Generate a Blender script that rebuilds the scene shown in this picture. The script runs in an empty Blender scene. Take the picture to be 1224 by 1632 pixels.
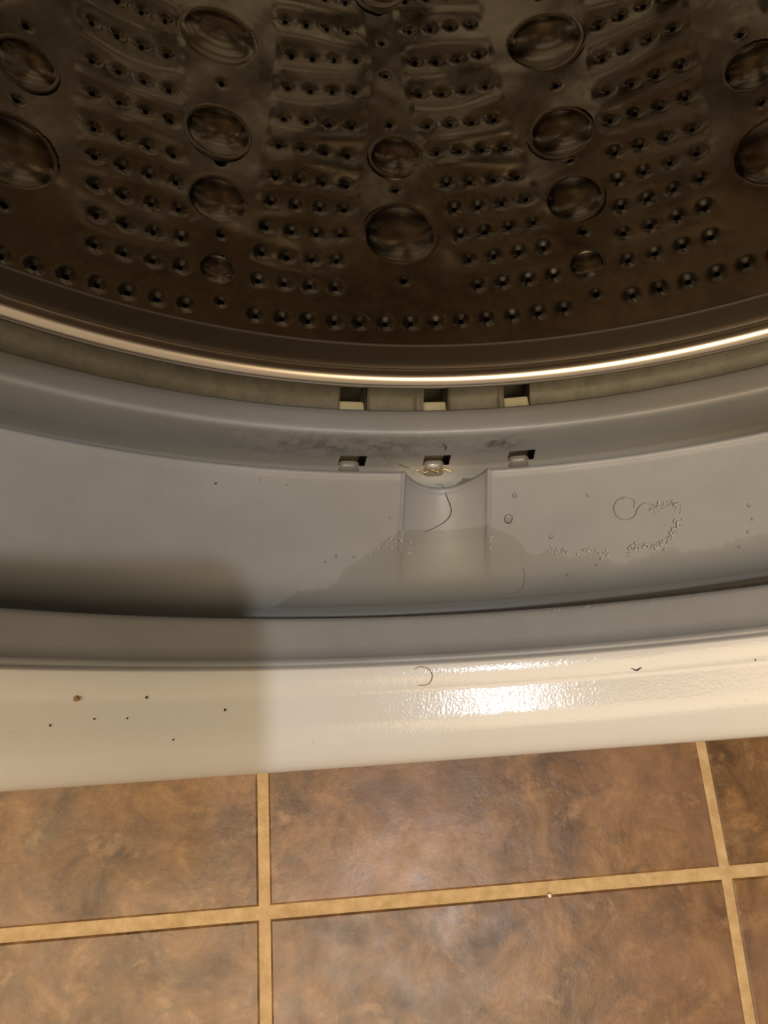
import bpy, math, random
import numpy as np
from mathutils import Vector, Matrix, noise as nz
random.seed(7); rng = np.random.default_rng(7)
C = bpy.context.scene.collection
PHI = 5.2            # the drain of the gasket sits at the very bottom
Z0 = 0.5115          # height of the drum axis above the floor

# ------------------------------------------------------------------ camera
cam = bpy.data.objects.new('camera', bpy.data.cameras.new('camera')); C.objects.link(cam)
cam.data.sensor_fit = 'VERTICAL'; cam.data.sensor_height = 36; cam.data.lens = 1180/1632*36
cam.data.clip_start = 0.002; cam.data.clip_end = 20
Rm = Matrix(((0.9945, 0.0394, -0.0973), (-0.0695, 0.9417, -0.3292), (0.0787, 0.3341, 0.9392)))
Rm = Rm.to_quaternion().to_matrix()
CAM = Vector((-0.0381, -0.0012, Z0+0.0103))
cam.matrix_world = Matrix.Translation(CAM) @ Rm.to_4x4()
bpy.context.scene.camera = cam

# ------------------------------------------------------------------ world, lights, exposure
sc = bpy.context.scene
w = bpy.data.worlds.new('room_ambient'); sc.world = w; w.use_nodes = True
w.node_tree.nodes['Background'].inputs[0].default_value = (1.0, 0.79, 0.54, 1)
w.node_tree.nodes['Background'].inputs[1].default_value = 0.24
sc.view_settings.view_transform = 'Standard'; sc.view_settings.look = 'None'
sc.view_settings.gamma = 1; sc.view_settings.use_curve_mapping = False
sc.view_settings.exposure = 0.70

def light(name, kind, loc, energy, color, size, target=None, size_y=None, spot=None):
    d = bpy.data.lights.new(name, kind); d.energy = energy; d.color = color
    if kind == 'AREA':
        d.size = size
        if size_y: d.shape = 'RECTANGLE'; d.size_y = size_y
    else: d.shadow_soft_size = size
    if spot: d.spot_size = spot; d.spot_blend = 1
    o = bpy.data.objects.new(name, d); C.objects.link(o); o.location = loc
    if target is not None:
        o.rotation_euler = (Vector(target)-Vector(loc)).to_track_quat('-Z', 'Y').to_euler()
    return o
L1 = Vector((0.315, -0.42, 2.28))
light('ceiling_bulb', 'POINT', L1, 25, (0.95, 0.95, 1.0), 0.03)
light('warm_ceiling_bounce', 'AREA', (-0.5, -0.85, 2.36), 38, (1.0, 0.76, 0.48), 2.5, (-0.4, -0.6, 0), 1.0)  # added warm area fill standing in for ceiling bounce, sized for the rim highlight

# ------------------------------------------------------------------ helpers
def pt(th, s, r):
    a = math.radians(th+PHI)
    return Vector((r*math.sin(a), s, Z0-r*math.cos(a)))
def link(name, me, mat, parent=None, smooth=True):
    if mat: me.materials.append(mat)
    if smooth:
        me.polygons.foreach_set('use_smooth', np.ones(len(me.polygons), bool))
    o = bpy.data.objects.new(name, me); C.objects.link(o)
    if parent: o.parent = parent
    return o
def mesh(name, V, F):
    me = bpy.data.meshes.new(name); me.from_pydata([tuple(v) for v in V], [], [tuple(f) for f in F]); me.update(); return me
def grid_mesh(name, X, Y, Z, keep=None, wrap=False):
    """X,Y,Z arrays (nt, ns); faces between neighbours; keep (nt-1(+1), ns-1) bool"""
    nt, ns = X.shape
    co = np.stack([X, Y, Z], -1).reshape(-1, 3)
    I = np.arange(nt*ns).reshape(nt, ns)
    if wrap: I = np.vstack([I, I[:1]])
    q = np.stack([I[:-1, :-1], I[:-1, 1:], I[1:, 1:], I[1:, :-1]], -1)
    if keep is not None: q = q[keep]
    q = q.reshape(-1, 4)
    me = bpy.data.meshes.new(name)
    me.vertices.add(len(co)); me.vertices.foreach_set('co', co.ravel())
    me.loops.add(q.size); me.loops.foreach_set('vertex_index', q.ravel().astype(np.int32))
    me.polygons.add(len(q)); me.polygons.foreach_set('loop_start', np.arange(0, q.size, 4, dtype=np.int32))
    me.polygons.foreach_set('loop_total', np.full(len(q), 4, dtype=np.int32))
    me.update(calc_edges=True); me.validate()
    return me
def thetas(coarse=3.0, fine=0.35, lo=-52, hi=46, extra=()):
    t = list(np.arange(lo, hi, fine))+list(np.arange(hi, lo+360, coarse))+list(extra)
    t = np.unique(np.round(t, 3))
    out = [t[0]]
    for x in t[1:]:
        if x-out[-1] > 0.04: out.append(x)
        elif x in extra: out[-1] = x
    return np.array(out)
def revolve(name, prof, th, mat, parent, disp=None, keep=None, wrap=True):
    P = np.array(prof); S = np.tile(P[:, 0], (len(th), 1)); R = np.tile(P[:, 1], (len(th), 1))
    T = np.tile(th[:, None], (1, len(P)))
    if disp: S, R = disp(T, S, R)
    a = np.radians(T+PHI)
    X = R*np.sin(a); Z = Z0-R*np.cos(a)
    k = None
    if keep is not None:
        tm = th+0.01; k = keep(tm if wrap else tm[:-1], (P[:-1, 0]+P[1:, 0])/2, (P[:-1, 1]+P[1:, 1])/2)
    return link(name, grid_mesh(name, X, S, Z, k, wrap), mat, parent)
def spline(P, n=6):
    """densify a polyline with Catmull-Rom"""
    P = np.array(P, float); Q = np.vstack([2*P[0]-P[1], P, 2*P[-1]-P[-2]]); out = []
    for i in range(1, len(Q)-2):
        p0, p1, p2, p3 = Q[i-1:i+3]
        for k in range(n):
            t = k/n
            out.append(.5*((2*p1)+(-p0+p2)*t+(2*p0-5*p1+4*p2-p3)*t*t+(-p0+3*p1-3*p2+p3)*t**3))
    out.append(Q[-2]); return np.array(out)
def tube_mesh(name, pts, rad, sides=6, taper=True):
    P = [Vector(p) for p in pts]; V = []; F = []
    n = len(P)
    for i, p in enumerate(P):
        d = (P[min(i+1, n-1)]-P[max(i-1, 0)]).normalized()
        u = d.cross(Vector((0, 0, 1)));
        if u.length < .01: u = d.cross(Vector((1, 0, 0)))
        u.normalize(); v = d.cross(u)
        r = rad*(.45+.55*math.sin(math.pi*(i+.5)/n)) if taper else rad
        for k in range(sides):
            a = 2*math.pi*k/sides; V.append(p+u*r*math.cos(a)+v*r*math.sin(a))
    for i in range(n-1):
        for k in range(sides):
            a, b = i*sides+k, i*sides+(k+1) % sides
            F.append((a, b, b+sides, a+sides))
    F.append(tuple(range(sides))[::-1]); F.append(tuple(range((n-1)*sides, n*sides)))
    return mesh(name, V, F)
def box_mesh(name, lo, hi, bev=0.0, M=None):
    import bmesh
    bm = bmesh.new(); bmesh.ops.create_cube(bm, size=1)
    for v in bm.verts:
        v.co = Vector([lo[i]+(v.co[i]+.5)*(hi[i]-lo[i]) for i in range(3)])
    if bev: bmesh.ops.bevel(bm, geom=bm.edges[:], offset=bev, segments=3, affect='EDGES', profile=.5)
    if M: bmesh.ops.transform(bm, matrix=M, verts=bm.verts)
    me = bpy.data.meshes.new(name); bm.to_mesh(me); bm.free(); return me
def tag(o, label, cat, group=None, kind=None):
    o['label'] = label; o['category'] = cat
    if group: o['group'] = group
    if kind: o['kind'] = kind
    return o

# ------------------------------------------------------------------ materials
def mat(name, col, rough=.5, metal=0., **kw):
    m = bpy.data.materials.new(name); m.use_nodes = True
    b = m.node_tree.nodes['Principled BSDF']
    b.inputs['Base Color'].default_value = (*col, 1); b.inputs['Roughness'].default_value = rough
    b.inputs['Metallic'].default_value = metal
    for k, v in kw.items(): b.inputs[k].default_value = v
    return m
def N(m, t, **kw):
    n = m.node_tree.nodes.new(t)
    for k, v in kw.items():
        if k in n.inputs: n.inputs[k].default_value = v
        else: setattr(n, k, v)
    return n
def L(m, a, b): m.node_tree.links.new(a, b)
def bsdf(m): return m.node_tree.nodes['Principled BSDF']
def noise(m, scale, detail=3, rough=.6, co='Object', dist=0.):
    tc = N(m, 'ShaderNodeTexCoord'); n = N(m, 'ShaderNodeTexNoise')
    n.inputs['Scale'].default_value = scale; n.inputs['Detail'].default_value = detail
    n.inputs['Roughness'].default_value = rough; n.inputs['Distortion'].default_value = dist
    L(m, tc.outputs[co], n.inputs['Vector']); return n
def ramp(m, src, stops):
    r = N(m, 'ShaderNodeValToRGB'); e = r.color_ramp.elements
    while len(e) < len(stops): e.new(.5)
    for x, (p, c) in zip(e, stops): x.position = p; x.color = (*c, 1) if len(c) == 3 else c
    L(m, src, r.inputs[0]); return r
def mix(m, fac, a, b, mode='MIX'):
    x = N(m, 'ShaderNodeMix', data_type='RGBA', blend_type=mode)
    for inp, v in ((x.inputs['Factor'], fac), (x.inputs['A'], a), (x.inputs['B'], b)):
        if hasattr(v, 'links'): L(m, v, inp)
        elif isinstance(v, tuple): inp.default_value = (*v, 1)
        else: inp.default_value = v
    return x.outputs['Result']
def bump(m, h, strength, dist):
    b = N(m, 'ShaderNodeBump'); b.inputs['Strength'].default_value = strength; b.inputs['Distance'].default_value = dist
    L(m, h, b.inputs['Height']); L(m, b.outputs[0], bsdf(m).inputs['Normal'])

def rubber(name, base, beige):
    m = mat(name, base, .42, 0.); n1 = noise(m, 35, 5, .65); n2 = noise(m, 900, 2, .5); n3 = noise(m, 260, 6, .7)
    a = mix(m, ramp(m, n1.outputs[0], [(.38, (0, 0, 0)), (.7, (1, 1, 1))]).outputs[0], base, tuple(x*.86 for x in base))
    a = mix(m, ramp(m, n3.outputs[0], [(.66, (0, 0, 0)), (.78, (.35, .35, .35))]).outputs[0], a, tuple(min(1, x*1.3) for x in base))
    # tints kept in a vertex attribute: R = beige scale deposit, G = black mould, B = light painted on the gutter floor
    at = N(m, 'ShaderNodeAttribute', attribute_name='stain_light'); sp = N(m, 'ShaderNodeSeparateColor'); L(m, at.outputs['Color'], sp.inputs[0])
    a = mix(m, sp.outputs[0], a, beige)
    a = mix(m, sp.outputs[2], a, (.42, .405, .35))
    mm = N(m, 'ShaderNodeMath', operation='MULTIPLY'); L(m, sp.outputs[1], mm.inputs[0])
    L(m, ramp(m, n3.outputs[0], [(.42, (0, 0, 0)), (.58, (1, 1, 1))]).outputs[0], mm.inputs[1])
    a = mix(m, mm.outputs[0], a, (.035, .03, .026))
    L(m, a, bsdf(m).inputs['Base Color'])
    r = ramp(m, n1.outputs[0], [(.3, (.36,)*3), (.75, (.5,)*3)]); L(m, r.outputs[0], bsdf(m).inputs['Roughness'])
    bump(m, n2.outputs[0], .12, .0004); return m
M = {}
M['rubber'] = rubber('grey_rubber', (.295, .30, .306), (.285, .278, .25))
M['rubber_wet'] = rubber('wet_grey_rubber', (.17, .162, .152), (.26, .235, .19)); bsdf(M['rubber_wet']).inputs['Coat Weight'].default_value = .6
def enamel():
    m = mat('white_enamel', (.62, .60, .58), .14); n = noise(m, 420, 3, .55); n2 = noise(m, 1500, 2, .5); n3 = noise(m, 40, 5, .7)
    bsdf(m).inputs['Specular IOR Level'].default_value = .3
    a = mix(m, ramp(m, n3.outputs[0], [(.5, (0, 0, 0)), (.75, (.5, .5, .5))]).outputs[0], (.665, .655, .645), (.61, .58, .53))
    L(m, a, bsdf(m).inputs['Base Color'])
    x = N(m, 'ShaderNodeMath', operation='ADD'); L(m, n.outputs[0], x.inputs[0]); L(m, n2.outputs[0], x.inputs[1])
    bump(m, x.outputs[0], .10, .0004); return m
M['enamel'] = enamel()
def steel():
    m = mat('brushed_drum_steel', (.34, .29, .235), .34, 1.0); n = noise(m, 22, 4, .6); n2 = noise(m, 160, 4, .6)
    a = mix(m, ramp(m, n.outputs[0], [(.35, (0, 0, 0)), (.7, (1, 1, 1))]).outputs[0], (.56, .52, .455), (.43, .395, .34))
    L(m, a, bsdf(m).inputs['Base Color'])
    L(m, ramp(m, n2.outputs[0], [(.3, (.14,)*3), (.7, (.24,)*3)]).outputs[0], bsdf(m).inputs['Roughness'])
    bump(m, n.outputs[0], .12, .004); return m
M['steel'] = steel()
M['dome'] = mat('polished_dome_steel', (.50, .455, .39), .16, 1.0)
M['chrome'] = mat('satin_steel_rim', (.86, .75, .64), .29, 1.0)
M['neck'] = mat('dark_steel_neck', (.30, .25, .20), .45, 1.0)
def plastic(name, c1, c2):
    m = mat(name, c1, .55); n = noise(m, 180, 5, .7)
    L(m, mix(m, ramp(m, n.outputs[0], [(.4, (0, 0, 0)), (.68, (1, 1, 1))]).outputs[0], c1, c2), bsdf(m).inputs['Base Color']); return m
M['olive'] = plastic('grimy_olive_plastic', (.21, .197, .155), (.14, .128, .098))
M['cream'] = plastic('cream_plastic', (.78, .75, .55), (.66, .62, .43))
M['black'] = mat('black_tub_plastic', (.012, .011, .01), .7)
M['void'] = M['black']
def tile_mat():
    m = mat('mottled_brown_tile', (.3, .18, .09), .38)
    tc = N(m, 'ShaderNodeNewGeometry'); oi = N(m, 'ShaderNodeObjectInfo')
    mp = N(m, 'ShaderNodeVectorMath', operation='ADD'); cx = N(m, 'ShaderNodeCombineXYZ'); mu = N(m, 'ShaderNodeMath', operation='MULTIPLY'); mu.inputs[1].default_value = 9.
    L(m, oi.outputs['Random'], mu.inputs[0]); L(m, mu.outputs[0], cx.inputs[2]); L(m, tc.outputs['Position'], mp.inputs[0]); L(m, cx.outputs[0], mp.inputs[1])
    def nz(scale, det, rough, dist=0., off=0.):
        n = N(m, 'ShaderNodeTexNoise'); n.inputs['Scale'].default_value = scale; n.inputs['Detail'].default_value = det
        n.inputs['Roughness'].default_value = rough; n.inputs['Distortion'].default_value = dist
        L(m, mp.outputs[0], n.inputs['Vector']); return n.outputs[0]
    a = ramp(m, nz(26, 9, .72, .5), [(.34, (.052, .022, .006)), (.46, (.118, .058, .018)), (.57, (.185, .095, .032)), (.70, (.28, .16, .062))]).outputs[0]
    a = mix(m, ramp(m, nz(48, 7, .7, .4), [(.56, (0, 0, 0)), (.68, (.7,)*3)]).outputs[0], a, (.30, .18, .09))
    a = mix(m, ramp(m, nz(40, 7, .72, .5), [(.34, (.8,)*3), (.45, (0, 0, 0))]).outputs[0], a, (.085, .048, .02))
    a = mix(m, ramp(m, nz(9, 3, .5), [(.5, (0, 0, 0)), (.7, (.45,)*3)]).outputs[0], a, (.30, .17, .11))
    L(m, a, bsdf(m).inputs['Base Color']); bump(m, nz(60, 6, .7), .35, .001)
    L(m, ramp(m, nz(40, 4, .6), [(.3, (.30,)*3), (.7, (.44,)*3)]).outputs[0], bsdf(m).inputs['Roughness'])
    return m
M['tile'] = tile_mat()
M['grout'] = mat('tan_grout', (.48, .34, .18), .8)
_n = noise(M['grout'], 90, 5, .7); L(M['grout'], ramp(M['grout'], _n.outputs[0], [(.35, (.38, .255, .12)), (.65, (.53, .385, .21))]).outputs[0], bsdf(M['grout']).inputs['Base Color'])
bump(M['grout'], noise(M['grout'], 700, 3, .6).outputs[0], .4, .001)
M['hair'] = mat('dark_hair', (.03, .022, .016), .4)
M['pale_hair'] = mat('pale_wet_hair', (.25, .22, .19), .25)
M['gold'] = mat('gold_fibre', (.75, .52, .22), .2, .8)
M['speck'] = mat('dark_speck', (.04, .025, .015), .7)
M['brown'] = mat('brown_crumb', (.30, .17, .07), .8)
M['grit'] = mat('white_grit', (.8, .76, .68), .5)
M['bubble'] = mat('foam_bubble', (.46, .44, .42), .12)
M['wall'] = mat('cream_wall_paint', (.50, .40, .27), .7)

def water_mat():
    m = bpy.data.materials.new('water'); m.use_nodes = True; nt = m.node_tree; nt.nodes.remove(nt.nodes['Principled BSDF'])
    out = nt.nodes['Material Output']
    t = N(m, 'ShaderNodeBsdfTransparent'); g = N(m, 'ShaderNodeBsdfGlossy'); g.inputs['Roughness'].default_value = .05
    f = N(m, 'ShaderNodeFresnel'); f.inputs['IOR'].default_value = 1.4
    mx = N(m, 'ShaderNodeMixShader'); L(m, f.outputs[0], mx.inputs[0]); L(m, t.outputs[0], mx.inputs[1]); L(m, g.outputs[0], mx.inputs[2])
    t.inputs[0].default_value = (.93, .93, .92, 1); L(m, mx.outputs[0], out.inputs[0]); return m, t, g
M['water'], _t, _g = water_mat()
M['film'], _t, _g = water_mat(); _t.inputs[0].default_value = (.90, .90, .885, 1); _g.inputs['Roughness'].default_value = .5; M['film'].name = 'wet_film'

# ------------------------------------------------------------------ floor: grout bed and single tiles
def floor():
    me = box_mesh('floor', (-2.0, -1.9, -.05), (2.0, 1.3, -.0012)); f = link('floor', me, M['grout'], smooth=False); f['kind'] = 'structure'
    W = .3048; g = .0036
    def X(j, y): return -.0767+W*j*1.0013+(.041*min(0, max(-.4, y)) if j >= 1 else .004*max(-.4, min(0, y)))
    def Y(k, x): return -.0797-.0035*x+W*k
    for j in range(-6, 6):
        for k in range(-5, 4):
            c = []
            for jj, kk, sx, sy in ((j, k, 1, 1), (j+1, k, -1, 1), (j+1, k+1, -1, -1), (j, k+1, 1, -1)):
                x = X(jj, Y(kk, 0)); y = Y(kk, x); gx = g if True else 0
                c.append((x+sx*gx, y+sy*(g+.0004)))
            cx = sum(p[0] for p in c)/4; cy = sum(p[1] for p in c)/4
            V = [];
            for ins, z in ((0, -.006), (0, -.0008), (.0012, 0)):
                for (x, y), (sx, sy) in zip(c, ((1, 1), (-1, 1), (-1, -1), (1, -1))): V.append((x+sx*ins-cx, y+sy*ins-cy, z))
            F = [(8, 9, 10, 11)]+[(a+4*l, (a+1) % 4+4*l, (a+1) % 4+4*l+4, a+4*l+4) for l in (0, 1) for a in range(4)]
            o = link('tile', mesh('tile', V, F), M['tile'], f, smooth=False); o.location = (cx, cy, 0)
    b = link('wall_back', box_mesh('wall_back', (-2.0, .86, 0), (2.0, .96, 2.4)), M['wall'], smooth=False); b['kind'] = 'structure'
floor()

# ------------------------------------------------------------------ washing machine
wm = bpy.data.objects.new('washing_machine', None); C.objects.link(wm)
tag(wm, 'white front loading washing machine with open round door hole and grey rubber gasket', 'washing machine')
TH = thetas()

# cabinet: front panel with the round hole, sides, top, back
def cabinet():
    hw, z0, z1, yf, yb = .343, .02, .985, .010, .78
    th = np.arange(0, 360, 3.0); V = []; F = []
    rings = []
    for dep, rr in ((yf+.003, .198), (yf, .203)):
        rings.append([(rr*math.sin(math.radians(t)), dep, Z0-rr*math.cos(math.radians(t))) for t in th])
    rect = []
    for t in th:
        dx, dz = math.sin(math.radians(t)), -math.cos(math.radians(t))
        k = min((hw-.015)/abs(dx) if abs(dx) > 1e-6 else 9, ((z1-.015-Z0) if dz > 0 else (Z0-z0-.015))/abs(dz) if abs(dz) > 1e-6 else 9)
        rect.append((dx*k, yf, Z0+dz*k))
    mid = [tuple((np.array(a)*.5+np.array(b)*.5)) for a, b in zip(rings[1], rect)]
    # snap nearest samples to the corners
    for cx, cz in ((hw-.015, z1-.015), (-hw+.015, z1-.015), (hw-.015, z0+.015), (-hw+.015, z0+.015)):
        i = min(range(len(rect)), key=lambda i: (rect[i][0]-cx)**2+(rect[i][2]-cz)**2); rect[i] = (cx, yf, cz)
    out = [(x*hw/(hw-.015), yf+.015, Z0+(z-Z0)*((z1-Z0)/(z1-.015-Z0) if z > Z0 else (Z0-z0)/(Z0-z0-.015))) for x, _, z in rect]
    bk = [(x, .05, z) for x, _, z in out]
    R = rings+[mid, rect, out, bk]; n = len(th)
    for r in R: V += r
    for l in range(len(R)-1):
        for i in range(n): F.append((l*n+i, l*n+(i+1) % n, (l+1)*n+(i+1) % n, (l+1)*n+i))
    o = link('front_panel', mesh('front_panel', V, F), M['enamel'], wm, smooth=False)
    link('side_panel', box_mesh('side_panel', (-hw, .05, z0), (-hw+.003, yb, z1)), M['enamel'], wm, smooth=False)
    link('side_panel', box_mesh('side_panel', (hw-.003, .05, z0), (hw, yb, z1)), M['enamel'], wm, smooth=False)
    link('top_panel', box_mesh('top_panel', (-hw+.003, .03, z1-.012), (hw-.003, yb, z1+.008), .006), M['enamel'], wm)
    link('back_panel', box_mesh('back_panel', (-hw+.003, yb-.004, z0), (hw-.003, yb, z1-.012)), M['enamel'], wm, smooth=False)
    for x in (-.28, .28):
        for y in (.08, .72):
            link('foot', tube_mesh('foot', [(x, y, 0), (x, y, .012), (x, y, .03)], .022, 16, False), M['black'], wm, smooth=False)
cabinet()

# white rolled flange of the door opening
WH = [(.030, .186), (.0262, .1800), (.0240, .1764), (.0231, .1747), (.0226, .1745), (.0176, .1775), (.0170, .1777), (.0164, .1778), (.0110, .1785),
      (.0068, .1792), (.0061, .1797), (.0054, .1802), (.0028, .1828), (.0014, .1845), (.0005, .1865), (.0002, .1885), (.0006, .1912), (.0025, .1945), (.006, .1975), (.0135, .199)]
revolve('door_opening_flange', WH, TH, M['enamel'], wm)

# grey door gasket -----------------------------------------------------------
TC, TW = -5.35, 3.75
def trough(T, S, R):
    x = (T-TC)/TW
    u = np.clip(1-x*x, 0, 1)
    k = np.clip((S-.048)/(.0753-.048), 0, 1)**1.7
    inside = (S > .0440) & (S < .0775) & (R < .204)
    bk = S > .0752          # the rolled edge goes down with it
    D = np.where(inside, np.where(bk, 1., k)*u*.0088, 0)
    D = np.where((R > .186) & (S > .0725) & (S > .0680+(.204-R)*.25) , D*.25, D)
    S = S-np.where(inside & (S > .060), u*.0016*np.clip((S-.06)/.015, 0, 1), 0)
    R = R+D+np.where(inside, 0.0007*np.exp(-((np.abs(x)-1.02)/.05)**2)*(-1)*np.clip((S-.050)/.01, 0, 1), 0)
    return S, R
bead = [(.0262, .1860), (.0236, .1790), (.0234, .1772), (.0240, .1763), (.0250, .17605), (.0258, .1766), (.0264, .1774), (.0290, .1780), (.0320, .1786), (.0340, .1790),
        (.0350, .17925), (.0358, .1796), (.0364, .1806), (.0368, .1830), (.0374, .1900), (.0386, .1985), (.0402, .2050), (.0425, .2056), (.0440, .2036)]
broad = spline([(.0440, .2036), (.0490, .1999), (.055, .1955), (.0605, .1912), (.065, .1873), (.0705, .1825), (.0745, .1790)], 5)[1:]
edge = [(.0749, .17885), (.0753, .1784), (.0759, .1783), (.0764, .1786), (.0767, .1794)]
back = [(.0766, .1820), (.0755, .1870), (.0740, .1930), (.0738, .1962), (.0752, .1980), (.0780, .1982), (.0815, .1970), (.0842, .1952)]
wall = [(.0847, .1940), (.0855, .1885), (.0861, .1830), (.0866, .1785), (.0868, .1772), (.0871, .1766), (.0876, .1763), (.0883, .1763), (.0890, .1765),
        (.0925, .1775), (.0948, .1784), (.0955, .1790), (.0957, .1810), (.0955, .1900), (.0955, .2000), (.1000, .2100)]
GP = np.vstack([bead, broad, edge, back, wall]); iW = len(bead)+len(broad)+len(edge)+len(back)
SLOT = [(-14.10, -11.68), (-6.48, -4.08), (1.18, 3.56)]
THG = thetas(fine=.25, extra=tuple(x for s in SLOT for x in s)+tuple(np.arange(-9.8, -8.6, .07))+tuple(np.arange(-2.2, -1.0, .07)))
def keep_g(tm, sm, rm):
    k = np.ones((len(tm), len(sm)), bool)
    for a, b in SLOT: k[np.ix_((tm > a) & (tm < b), [iW])] = False
    return k
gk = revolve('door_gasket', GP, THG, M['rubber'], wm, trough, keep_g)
gk['label'] = 'grey rubber door gasket with a moulded drain trough'
# deposits, mould and the painted light of the gutter floor
def stains_and_light(o):
    me = o.data; n = len(me.vertices); co = np.empty(n*3); me.vertices.foreach_get('co', co); co = co.reshape(-1, 3)
    th = np.degrees(np.arctan2(co[:, 0], Z0-co[:, 2]))-PHI; s = co[:, 1]; r = np.hypot(co[:, 0], co[:, 2]-Z0)
    R = .7*np.exp(-((th+4.5)/6)**4)*np.clip((.066-s)/.01, 0, 1)*(s > .045)+.5*np.exp(-((th+5)/9)**2)*(s > .076)*(s < .0844)*(r > .19)
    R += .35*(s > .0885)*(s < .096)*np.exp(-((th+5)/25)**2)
    G = .9*np.exp(-((th-.0)/1.9)**4)*np.exp(-((r-.1818)/.0022)**2)*(s > .0845)
    G += .55*np.exp(-((th+14)/10)**2)*np.exp(-((s-.0855)/.002)**2)*np.exp(-((r-.183)/.006)**2)
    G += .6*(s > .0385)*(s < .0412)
    R += .8*(s > .0412)*(s < .0458)*(th > -19)
    B = .9*(s > .0735)*(s < .0848)*(r > .1905)  # paler colour painted on the gutter floor to make it look lit
    at = me.color_attributes.new('stain_light', 'FLOAT_COLOR', 'POINT')
    at.data.foreach_set('color', np.stack([R, G, B, 1+0*R], 1).clip(0, 1).ravel())
stains_and_light(gk)
# pockets behind the three slots, each with its pale tab
for a, b in SLOT:
    V = []; F = []
    ss = [(.0847, .1940), (.0855, .1885)]
    for t in (a, b):
        V += [pt(t, .0847, .1940), pt(t, .0855, .1885), pt(t, .0915, .1885), pt(t, .0915, .1955)]
    F = [(1, 2, 6, 5), (2, 3, 7, 6), (0, 3, 2, 1), (4, 5, 6, 7)]
    link('drain_slot', mesh('drain_slot', V, F), M['void'], gk, smooth=False)
    # tab: little rounded tongue that fills the slot's lower half and spills on the gutter floor
    c = (a+b)/2+(-.15); hw = (b-a)/2*.86; V = []; n = 8; m_ = 10
    prof = [(.0818, .1975), (.0828, .1948), (.0845, .1937), (.0852, .1934), (.0861, .1936)]
    for i in range(m_+1):
        x = -1+2*i/m_; dr = .0022*abs(x)**5
        for (s, r) in prof: V.append(pt(c+hw*x, s, r+dr))
    k = len(prof)
    F = [(i*k+j, i*k+j+1, (i+1)*k+j+1, (i+1)*k+j) for i in range(m_) for j in range(k-1)]
    for i in (0, m_):
        q = len(V); V += [pt(c+hw*(-1 if i == 0 else 1), s, .199) for s, r in prof]
        F += [(i*k+j, i*k+j+1, q+j+1, q+j) for j in range(k-1)]
    t_ = link('drain_tab', mesh('drain_tab', V, F), M['rubber_wet'], gk)
    at = t_.data.color_attributes.new('stain_light', 'FLOAT_COLOR', 'POINT'); at.data.foreach_set('color', np.tile([.9, 0, 0, 1], len(V)).astype(np.float32))

# tub front ring with three windows ------------------------------------------
tub_prof = [(.0930, .1925), (.0985, .1902), (.1035, .1888), (.1043, .1883), (.1050, .1874), (.1075, .1852), (.1090, .1820), (.1094, .1790), (.1100, .1785), (.1105, .182), (.111, .20), (.112, .262)]
def tub_disp(T, S, R):
    raise_ = np.zeros_like(T)
    for a, b in ((-11.4, -6.75), (-3.85, .95)):
        raise_ += ((T > a) & (T < b))*1.
    return S, R-raise_*.0012*(S < .108)
THT = thetas(fine=.3, extra=tuple(x for s in SLOT for x in s)+(-11.4, -6.75, -3.85, .95))
def keep_t(tm, sm, rm):
    k = np.ones((len(tm), len(sm)), bool)
    for a, b in SLOT: k[np.ix_((tm > a+.1) & (tm < b+.2), sm < .1092)] = False
    return k
tr = revolve('tub_front_ring', tub_prof, THT, M['olive'], wm, tub_disp, keep_t)
for a, b in SLOT:
    a += .1; b += .2; V = []
    for t in (a, b):
        V += [pt(t, .0900, .1945), pt(t, .0935, .1921), pt(t, .0990, .1897), pt(t, .1040, .1880), pt(t, .1078, .1845), pt(t, .1092, .181), pt(t, .1092, .205), pt(t, .090, .205)]
    F = [(0, 7, 6, 1), (1, 6, 2), (2, 6, 3), (3, 6, 4), (4, 6, 5), (8, 9, 14, 15), (9, 10, 14), (10, 11, 14), (11, 12, 14), (12, 13, 14)]
    link('window_cheek', mesh('window_cheek', V, F), M['olive'], tr, smooth=False)
    bl = box_mesh('cream_block', (-.0041, .0905, -.208), (.0041, .1046, -.1905), .0008)
    R_ = Matrix.Rotation(-math.radians((a+b)/2+PHI), 4, 'Y'); bl.transform(Matrix.Translation((0, 0, Z0)) @ R_)
    link('cream_block', bl, M['cream'], tr)
# outer tub
revolve('tub', [(.1115, .262), (.118, .268), (.43, .270), (.442, .262), (.446, .20), (.446, .02)], np.arange(0, 360, 4.) , M['black'], wm)

# drum ------------------------------------------------------------------------
RD = .238
neck = revolve('drum_neck', [(.1016, .1695), (.1030, .1687), (.1050, .1687), (.1075, .1690), (.1098, .1691), (.1105, .1692), (.1113, .1693)], TH, M['neck'], wm)
revolve('drum_front_plate', [(.1113, .1693), (.1120, .172), (.1135, .180), (.122, .228), (.1265, .236), (.131, .2385)], TH, M['steel'], wm)
a_ = np.linspace(0, 2*math.pi, 15)
rim = revolve('drum_rim', [(.1003+.0028*math.cos(x), .1692-.0026*math.sin(x)) for x in a_], TH, M['chrome'], wm)
revolve('drum_seam', [(.1108+.0005*math.cos(x), .1692-.0005*math.sin(x)) for x in np.linspace(0, 2*math.pi, 9)], TH, mat('dark_seam', (.05, .038, .03), .6), wm)
rim['label'] = 'shiny rolled steel rim of the drum mouth'

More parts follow.
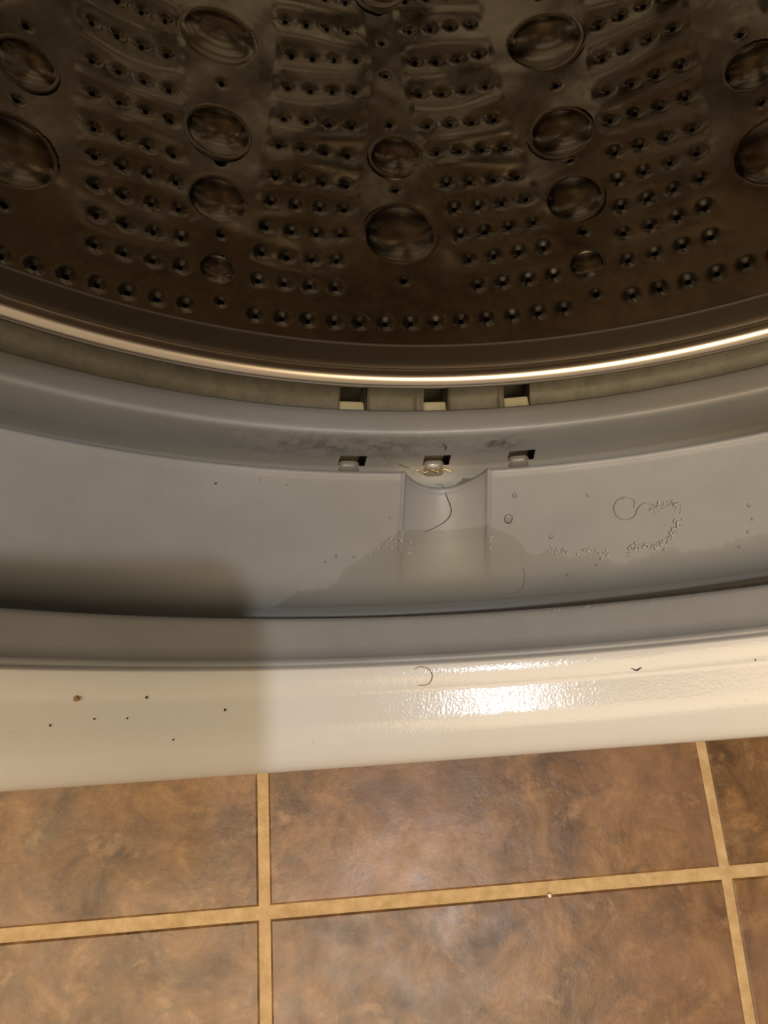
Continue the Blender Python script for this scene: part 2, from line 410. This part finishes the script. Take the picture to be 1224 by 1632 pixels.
rows = [.1802, .1935, .2064, .2193, .2322, .2487, .2648, .2843, .3035, .3225, .342, .361]
first = {  # angle of the outer column, row by row, as the panels fan
 'A': [-32.79, -32.79, -33.05, -33.32, -33.59, -33.91, -34.13, -34.42, -34.6, -34.8, -35., -35.2],
 'B': [-18.54, -18.20, -17.64, -17.16, -16.68, -16.27, -15.62, -15.05, -14.58, -15.16, -15.1, -15.1],
 'C': [2.55, 2.06, 1.52, 1.20, .73, .06, -.56, -.95, -1.10, -1.35, -1.4, -1.5],
 'D': [16.69, 16.83, 17.13, 17.38, 17.59, 17.81, 18.14, 18.4, 18.7, 19., 19.2, 19.4]}
PER = 35.3
panels = [first['A'], first['B'], first['C'], first['D'], [x+PER for x in first['C']], [x+PER for x in first['D']], [x-PER for x in first['B']], [x-PER for x in first['A']]]
holes = []
for p in panels:
    pitch = 2.4
    for s, f0 in zip(rows, p):
        for k in range(4): holes.append((f0+k*(2.42-(s-.18)*.8), s, 1.))
for base in (-22+i*PER for i in range(-1, 3)):
    for k in range(13): holes.append((base+3.1+k*2.43, .1643, 1.05))
    for s in (.1680, .1978, .2350, .2760, .330): holes.append((base, s, .8))
for base in (-4.55+i*PER for i in range(-1, 3)):
    for s in (.1840, .2301, .2659, .2938, .3149, .336, .357): holes.append((base, s, .8))
T0, T1 = -60., 58.
DIM = .0011
nt, ns = 780, 360
th = np.linspace(T0, T1, nt); s = np.linspace(.131, .372, ns)
Rr = np.full((nt, ns), RD); keep = np.ones((nt-1, ns-1), bool)
tc_, sc_ = (th[1:]+th[:-1])/2, (s[1:]+s[:-1])/2
for t, ss, k in holes:
    if not (T0+1 < t < T1-1): continue
    i0, i1 = np.searchsorted(th, [t-1.8, t+1.8]); j0, j1 = np.searchsorted(s, [ss-.0075, ss+.0075])
    d = np.hypot(np.radians(th[i0:i1, None]-t)*RD, s[None, j0:j1]-ss)/(.0042*k)
    Rr[i0:i1, j0:j1] += DIM*k*np.where(d < 1, .5+.5*np.cos(np.pi*np.clip(d, 0, 1)), 0)
    dc = np.hypot(np.radians(tc_[i0:i1, None]-t)*RD, sc_[None, j0:j1]-ss)
    keep[i0:i1, j0:j1] &= ~(dc < .00115)
# the rows of holes sit on shallow flutes of the sheet
for p in panels:
    c0 = np.interp(s, rows, p); lo = th[:, None]-(c0[None, :]-1.6); hi = (c0[None, :]+8.8)-th[:, None]
    m_ = np.clip(lo/.7, 0, 1)*np.clip(hi/.7, 0, 1)
    ph = np.interp(s, rows, np.arange(len(rows)))
    Rr += m_*.00032*np.cos(2*np.pi*ph)[None, :]*np.clip((s[None, :]-.172)/.01, 0, 1)*np.clip((s[None, :]-.17)/.12, .35, 1)
bowls = []
for i in range(-2, 3):
    for s_, r_ in ((.2072, .0155), (.2482, .0112), (.3330, .0145) if i % 2 else (.3460, .0110)): bowls.append((-4.55+i*PER+(.3 if s_ > .24 else 0), s_, r_))
    for s_, r_ in ((.1822, .0070), (.2150, .0118), (.2500, .0135), (.3030, .0170)): bowls.append((13.0+i*PER, s_, r_))
for t, ss, r_ in bowls: keep &= ~(np.hypot(np.radians(tc_[:, None]-t)*RD, sc_[None, :]-ss) < r_*1.0)
# stiffening grooves: one ridge next to the mouth, slight waviness of the sheet
Rr += .0011*np.sin(np.radians(th[:, None])*23+1.)*np.sin(s[None, :]*70)*np.clip((s[None, :]-.17)/.03, 0, 1)
ang = np.radians(th[:, None]+PHI)
drum_me = grid_mesh('drum', Rr*np.sin(ang), np.tile(s, (nt, 1)), Z0-Rr*np.cos(ang), keep)
drum = link('drum', drum_me, M['steel'], wm); drum['label'] = 'perforated stainless drum wall'
t2 = np.linspace(T1, T0+360, 100)
revolve('drum_upper_wall', [(.131, RD), (.20, RD), (.28, RD), (.372, RD)], t2, M['steel'], wm, wrap=False)
def back_relief(T, S, R):
    k = np.clip((.22-R)/.03, 0, 1)*np.clip((R-.03)/.03, 0, 1)
    return S-k*.007*np.clip(np.sin(np.radians(T)*6)*2.2, -1, 1)-k*.003*np.sin(R*160), R
revolve('drum_back', [(.372, RD), (.400, RD), (.410, .232), (.415, .222)]+[(.412, x) for x in np.arange(.215, .02, -.01)]+[(.405, .001)], np.arange(0, 360, 2.), M['steel'], wm, back_relief)
# embossed domes
def dome_mesh(rad, h, n=40, m_=9):
    V = []; F = []
    for j in range(m_+2):
        if j == 0: q, z = 1.10, -.0003
        elif j == 1: q, z = 1.0, .0005
        else:
            q = 1-(j-1)/m_; z = .0005+h*(1-q*q)**.8
        for k in range(n):
            a = 2*math.pi*k/n; V.append((rad*q*math.cos(a), rad*q*math.sin(a), z))
    F = [(j*n+k, j*n+(k+1) % n, (j+1)*n+(k+1) % n, (j+1)*n+k) for j in range(m_+1) for k in range(n)]
    V = V[:-n]+[(0, 0, .0005+h)]; t = len(V)-1
    F = F[:-n]+[(m_*n+k, m_*n+(k+1) % n, t) for k in range(n)]
    return mesh('embossed_dome', V, F)
DM = {}
def dome(t, s, rad):
    key = rad
    if key not in DM:
        DM[key] = dome_mesh(rad, -rad*.26); DM[key].materials.append(M['dome'])
        DM[key].polygons.foreach_set('use_smooth', np.ones(len(DM[key].polygons), bool))
    o = bpy.data.objects.new('embossed_dome', DM[key]); C.objects.link(o); o.parent = drum
    a = math.radians(t+PHI); n = Vector((-math.sin(a), 0, math.cos(a))); y = Vector((0, 1, 0)); x = y.cross(n)
    m = Matrix((x, y, n)).transposed().to_4x4(); m.translation = pt(t, s, RD+.0002); o.matrix_local = m
for i in range(-5, 5):
    b1 = -4.55+i*PER; b2 = 13.0+i*PER
    for s_, r_ in ((.2072, .0155), (.2482, .0112), (.3330, .0145) if i % 2 else (.3460, .0110)): dome(b1+(.3 if s_ > .24 else 0), s_, r_)
    for s_, r_ in ((.1822, .0070), (.2150, .0118), (.2500, .0135), (.3030, .0170)): dome(b2, s_, r_)

# ------------------------------------------------------------------ water on the gasket
BS = np.vstack([bead[-1:], broad, edge[:2]])
def onb(t, s, lift=.0):
    r = float(np.interp(s, BS[:, 0], BS[:, 1]))
    S, R = trough(np.array([t]), np.array([s]), np.array([r]))
    return pt(t, float(S[0]), float(R[0])-lift)
fl = [(-52, .0478), (-40, .0484), (-30, .0478), (-24, .0486), (-18.72, .04865), (-17.03, .04867), (-15.23, .04913), (-14.32, .05103), (-13.94, .05374), (-12.71, .05603), (-11.58, .05794), (-10.66, .06014), (-9.5, .0623), (-8.65, .06343),
      (-7.72, .06395), (-5.79, .06408), (-3.57, .06382), (-1.8, .06326), (-0.81, .06249), (0.07, .06113), (0.94, .05974), (1.58, .05778), (1.79, .05589), (2.75, .05536), (3.51, .0561), (4.83, .05482), (5.23, .05371), (6.4, .05419),
      (7.7, .05394), (8.71, .05261), (9.33, .05075), (10.21, .0511), (11.26, .05202), (12.29, .0526), (13.34, .05381), (14.06, .05318), (14.76, .05191), (15.76, .05244), (17.21, .05209), (18.68, .05298), (20.11, .05337), (21.21, .05389), (26, .0535), (34, .0545), (46, .053)]
fa = np.array(fl)
def film():
    ts = np.arange(-19.5, 46, .09); n = 14; V = []
    for t in ts:
        e = np.interp(t, fa[:, 0], fa[:, 1])
        j = .0004*sum(nz.noise((t*f_, 3.1*f_, 0))*a_ for f_, a_ in ((.9, 1.), (2.3, .9), (5.5, .8), (11., .6)))*1.3
        if -8.6 < t < -1.8: j *= .2
        e += j; e = min(e, .066)
        if t < -17.5: e = .0445+(e-.0445)*max(0, (t+19.5)/2)
        for i in range(n+1):
            q = i/n; s_ = .0442+(e-.0442)*q
            V.append(onb(t, s_, .00032*(1-q**8)-.00002))
    F = [(a*(n+1)+b, a*(n+1)+b+1, (a+1)*(n+1)+b+1, (a+1)*(n+1)+b) for a in range(len(ts)-1) for b in range(n)]
    o = link('water_film', mesh('water_film', V, F), M['film'])
    tag(o, 'thin film of water with ragged edge lying along the bottom of the grey gasket', 'water', kind='stuff')
film()
def drop_mesh(rad, n=14):
    V = []; F = []; m_ = 5
    for j in range(m_):
        q = math.cos(j/m_*math.pi/2); z = rad*.5*math.sin(j/m_*math.pi/2)
        for k in range(n): a = 2*math.pi*k/n; V.append((rad*q*math.cos(a), rad*q*math.sin(a)*1.25, z))
    V.append((0, 0, rad*.5)); t = len(V)-1
    F = [(j*n+k, j*n+(k+1) % n, (j+1)*n+(k+1) % n, (j+1)*n+k) for j in range(m_-1) for k in range(n)]+[((m_-1)*n+k, (m_-1)*n+(k+1) % n, t) for k in range(n)]
    return mesh('water_drop', V, F)
def frame_b(t, s):
    p = onb(t, s, .00001); e = onb(t, s+.001, .00001)-p; x = (onb(t+.1, s, .00001)-p).normalized(); y = (e-x*e.dot(x)).normalized(); n = x.cross(y)
    m = Matrix((x, y, n)).transposed().to_4x4(); m.translation = p; return m
drops = [(0.84, .06972, .0007, 'small water drop nearest the right crease of the gasket trough, above the big drop'), (0.29, .06437, .00125, 'largest water drop, oval, just right of the gasket trough crease'),
         (3.97, .05934, .0006, 'tiny water drop above the ragged film edge right of the big oval drop'), (7.2, .0682, .0004, 'tiny droplet high on the grey gasket, left of the looped hair'), (-14.6, .05681, .0004, 'left one of two close droplets above the film edge left of the trough'), (-13.11, .05679, .0004, 'right one of two close droplets above the film edge left of the trough'), (-5.33, .06314, .0003, 'tiny droplet in the trough below the end of the dark hair'), (-10.19, .06582, .0003, 'tiny droplet on dry rubber just left of the trough, above the bubbles'),
         (10.22, .0665, .00035, 'tiny droplet at the top of the looped hair'), (20.15, .06069, .0005, 'topmost droplet near the right end of the grey gasket'), (20.25, .05742, .0004, 'second droplet down near the right end of the grey gasket'), (19.79, .05449, .0004, 'droplet right on the film edge near the right end of the gasket'), (-19.42, .07258, .0003, 'tiny droplet under the left drain slot on the rim of the broad grey fold'), (-21.71, .07327, .0003, 'leftmost tiny droplet near the upper rim of the broad grey fold'), (7.63, .05116, .0004, 'droplet in the water film below the middle of the right bubble row'), (5.19, .04943, .0004, 'lowest droplet in the water film right of the trough'), (18.98, .05123, .0004, 'lowest droplet inside the water film near the right end of the gasket')]
for t, s_, r_, lab in drops:
    o = link('water_drop', drop_mesh(r_), M['water']); o.matrix_world = frame_b(t, s_)
    tag(o, lab or 'pinhead water droplet clinging to the grey rubber gasket', 'water drop', 'water drops on the gasket')
foam = {'a': [(-11.94, .05721), (-11.15, .05822), (-10.1, .05967), (-9.32, .06155), (-9.96, .05787), (-12.67, .05418), (-9.35, .06288)], 'a2': [(-8.38, .06075), (-8.18, .05894), (-8.37, .057)],
        'b': [(3.62, .05653), (4.3, .05558), (4.98, .05477)], 'c': [(6.42, .055), (7.2, .05476), (7.97, .05418), (8.62, .0533)],
        'd': [(10.28, .05337), (10.93, .05444), (11.85, .05473), (12.58, .05363), (13.26, .05449), (13.7, .05557), (13.94, .05699), (14.48, .05827), (14.72, .05937)],
        'e': [(12.7, .06316), (13.38, .06348), (14.41, .0638), (14.87, .06228)], 'f': [(-1.19, .0606), (-1.24, .05834), (-1.29, .05605)]}
def foam_obj(keys, label):
    import bmesh
    bm = bmesh.new()
    for key in keys:
        P = foam[key]; n = {'a': 34, 'a2': 12, 'b': 26, 'c': 34, 'd': 120, 'e': 44, 'f': 14}[key]
        sp = .25 if key in ('a2', 'f') else .0
        for i in range(n):
            q = random.random()*(len(P)-1); k = min(int(q), len(P)-2); f = q-k
            t = P[k][0]*(1-f)+P[k+1][0]*f+random.gauss(0, .09 if sp else .22); s_ = P[k][1]*(1-f)+P[k+1][1]*f+random.gauss(0, .0003 if sp else .00055)
            r_ = random.choice([.00016, .0002, .00026, .00038])
            bmesh.ops.create_icosphere(bm, subdivisions=1, radius=r_, matrix=Matrix.Translation(onb(t, s_, r_*.6+.0003)))
    if 'd' in keys:
        for i in range(46):
            t = random.gauss(6.5, 3.4); r_ = random.choice([.0001, .00013, .00018])
            bmesh.ops.create_icosphere(bm, subdivisions=1, radius=r_, matrix=Matrix.Translation(pt(t, .0354+random.uniform(-.0003, .0004), .17925)))
    me = bpy.data.meshes.new('foam_bubbles'); bm.to_mesh(me); bm.free()
    tag(link('foam_bubbles', me, M['bubble']), label, 'bubbles', kind='stuff')
foam_obj(('a', 'a2'), 'sparkling tiny bubbles along the film edge left of the gasket trough')
foam_obj(('b', 'c', 'd', 'e', 'f'), 'sparkling tiny bubbles along the ragged film edge right of the trough')

# ------------------------------------------------------------------ hairs and fibres
def hair(name, pts, rad, m, label, n=6, cat='hair'):
    P = spline(np.array([tuple(p) for p in pts]), n)
    return tag(link(name, tube_mesh(name, [Vector(p) for p in P], rad), m), label, cat)
hair('hair', [pt(-5.55, .0775, .1915), pt(-5.2, .0760, .1885), onb(-4.95, .0735, .0004)]+[onb(t, s_, .0003) for t, s_ in [(-4.64, .0705), (-4.60, .0685), (-4.9, .0668), (-5.5, .0653), (-6.3, .0640), (-6.99, .0630)]], .00012, M['hair'], 'dark curved hair hanging over the edge into the gasket trough')
hair('hair', [pt(-5.15, .0858, .1812), pt(-4.9, .0857, .1822), pt(-4.75, .0855, .1835), pt(-4.8, .0854, .1852)], .00013, M['hair'], 'short dark arc of hair on the inner lip above the middle slot')
hair('hair', [onb(t, s_, .0003) for t, s_ in [(11.05, .0640), (11.12, .06561), (10.44, .0666), (9.72, .06609), (9.39, .06435), (9.64, .06238), (10.32, .06136), (11.03, .06189), (11.36, .0635), (11.9, .06468), (12.62, .06407), (13.21, .06296), (13.94, .06355), (14.57, .06402)]], .00013, M['pale_hair'], 'looped translucent hair with a tail on the right of the gasket')
hair('hair', [onb(t, s_, .0003) for t, s_ in [(-1.15, .0465), (0.27, .04552), (1.35, .04678), (1.6, .04972), (1.48, .05223)]], .0001, M['pale_hair'], 'faint hooked hair low on the wet gasket right of the trough')
WA = np.array(WH[::-1]); WA = WA[WA[:, 0].argsort()]
def onw(t, s, lift=0.):
    sel = [(.0006, .1862), (.0014, .1845), (.0028, .1828), (.0054, .1802), (.0061, .1797), (.0110, .1785), (.0170, .1777), (.0226, .1745), (.0231, .1747)]
    return pt(t, s, float(np.interp(s, [a for a, b in sel], [b for a, b in sel]))-lift)
hair('hair', [onw(t, s_, .00035) for t, s_ in [(-9.59, .01817), (-8.85, .01821), (-8.46, .0193), (-8.46, .0208), (-8.85, .02201), (-9.44, .02236), (-9.86, .02194)]], .0001, M['brown'], 'thin brown curl of hair on the white flange below the gasket bead')
hair('hair', [onw(t, s_, .0003) for t, s_ in [(7.9, .0186), (8.28, .01805), (8.69, .0186)]], .00016, M['hair'], 'short dark lint hair on the upper edge of the white flange')
hair('gold_fibre', [pt(-7.2+i*.3, .0826+.0004*math.sin(i*1.6), .1934-.0002*abs(math.sin(i*1.2))) for i in range(12)], .00024, M['gold'], 'glinting gold fibre lying under the middle drain slot', cat='fibre')
hair('hair', [pt(-12.5, .0861, .1850), pt(-10.5, .0856, .1880), pt(-8.8, .0850, .1925), pt(-7.6, .0838, .1942)], .0001, M['hair'], 'long thin hair running across the inner lip to the middle slot')

# ------------------------------------------------------------------ specks
def crumb(name, p, n, r, m, label, group=None, cat='speck'):
    import bmesh
    bm = bmesh.new(); bmesh.ops.create_icosphere(bm, subdivisions=2, radius=r)
    for v in bm.verts: v.co *= 1+random.uniform(-.25, .25); v.co.z *= .6
    me = bpy.data.meshes.new(name); bm.to_mesh(me); bm.free()
    o = link(name, me, m, smooth=False); o.location = p; return tag(o, label, cat, group)
for t, s_, r_, lab in [(-30.5, .0176, .00028, 'dark speck high on the white flange, right of the brown crumb'), (-24.8, .01452, .0003, 'dark speck on the white flange nearest the shadow edge'), (-28.44, .00859, .00032, 'dark speck lowest on the left of the white flange'),
                   (-31.72, .01335, .0002, 'pin-sized brown speck right of the crumb, mid height of the white flange'), (-33.9, .01339, .0002, 'pin-sized brown speck just below and right of the brown crumb'), (-36.67, .01227, .00024, 'leftmost brown speck on the white flange, below and left of the crumb'), (-18.02, .0064, .00018, 'pin-sized speck low on the brighter middle of the white flange'), (16.07, .00875, .0002, 'tiny dark speck low on the far right of the white flange'), (17.31, .01791, .0002, 'tiny dark speck by the gasket at the far right of the white flange'), (12.35, .00732, .00018, 'tiny dark speck low on the white flange right of the highlight')]:
    crumb('speck', onw(t, s_, r_*.3), None, r_, M['speck'], lab or 'pin-sized brown speck on the left half of the white flange', 'dark specks on the white flange')
crumb('crumb', onw(-35.23, .0175, .0003), None, .0006, M['brown'], 'brown crumb stuck on the left of the white flange', cat='crumb')
crumb('speck', onb(-25.34, .07174, .0001), None, .0003, M['speck'], 'lone dark speck on the left of the grey gasket')
crumb('speck', onb(-15.51, .05547, .0001), None, .0002, M['speck'], 'dark pin speck by the film edge left of the trough')
crumb('grit', Vector((.1044, -.0841, .0004)), None, .0012, M['grit'], 'tiny white grit on the edge of the floor grout', cat='grit')

# ------------------------------------------------------------------ the phone that takes the picture (its shadow falls on the left of the gasket)
def phone():
    M4 = Matrix.Translation(CAM) @ Rm.to_4x4()
    root = bpy.data.objects.new('smartphone', None); C.objects.link(root); root.matrix_world = M4
    tag(root, 'dark smartphone held flat above the drum opening', 'phone')
    def rrect(x0, x1, y0, y1, r, n=8):
        P = []
        for cx, cy, a0 in ((x1-r, y1-r, 0), (x0+r, y1-r, 90), (x0+r, y0+r, 180), (x1-r, y0+r, 270)):
            for i in range(n+1): a = math.radians(a0+90*i/n); P.append((cx+r*math.cos(a), cy+r*math.sin(a)))
        return P
    def slab(name, x0, x1, y0, y1, z0, z1, r, m, ch=.0008):
        V = []; 
        for z, k in ((z0, ch), (z0+ch, 0), (z1-ch, 0), (z1, ch)):
            V += [(x, y, z) for x, y in rrect(x0+k, x1-k, y0+k, y1-k, r-k)]
        n = len(V)//4
        F = [(l*n+i, l*n+(i+1) % n, (l+1)*n+(i+1) % n, (l+1)*n+i) for l in range(3) for i in range(n)]+[tuple(range(n))[::-1], tuple(range(3*n, 4*n))]
        return link(name, mesh(name, V, F), m, root, smooth=False)
    slab('body', -.0540, .0235, -.137, .0105, .0045, .0120, .011, mat('dark_phone_body', (.03, .03, .035), .3, .3), .0015)
    slab('screen', -.0520, .0215, -.135, .0085, .0119, .0124, .009, mat('phone_screen', (.01, .01, .012), .08), .0001)
phone()
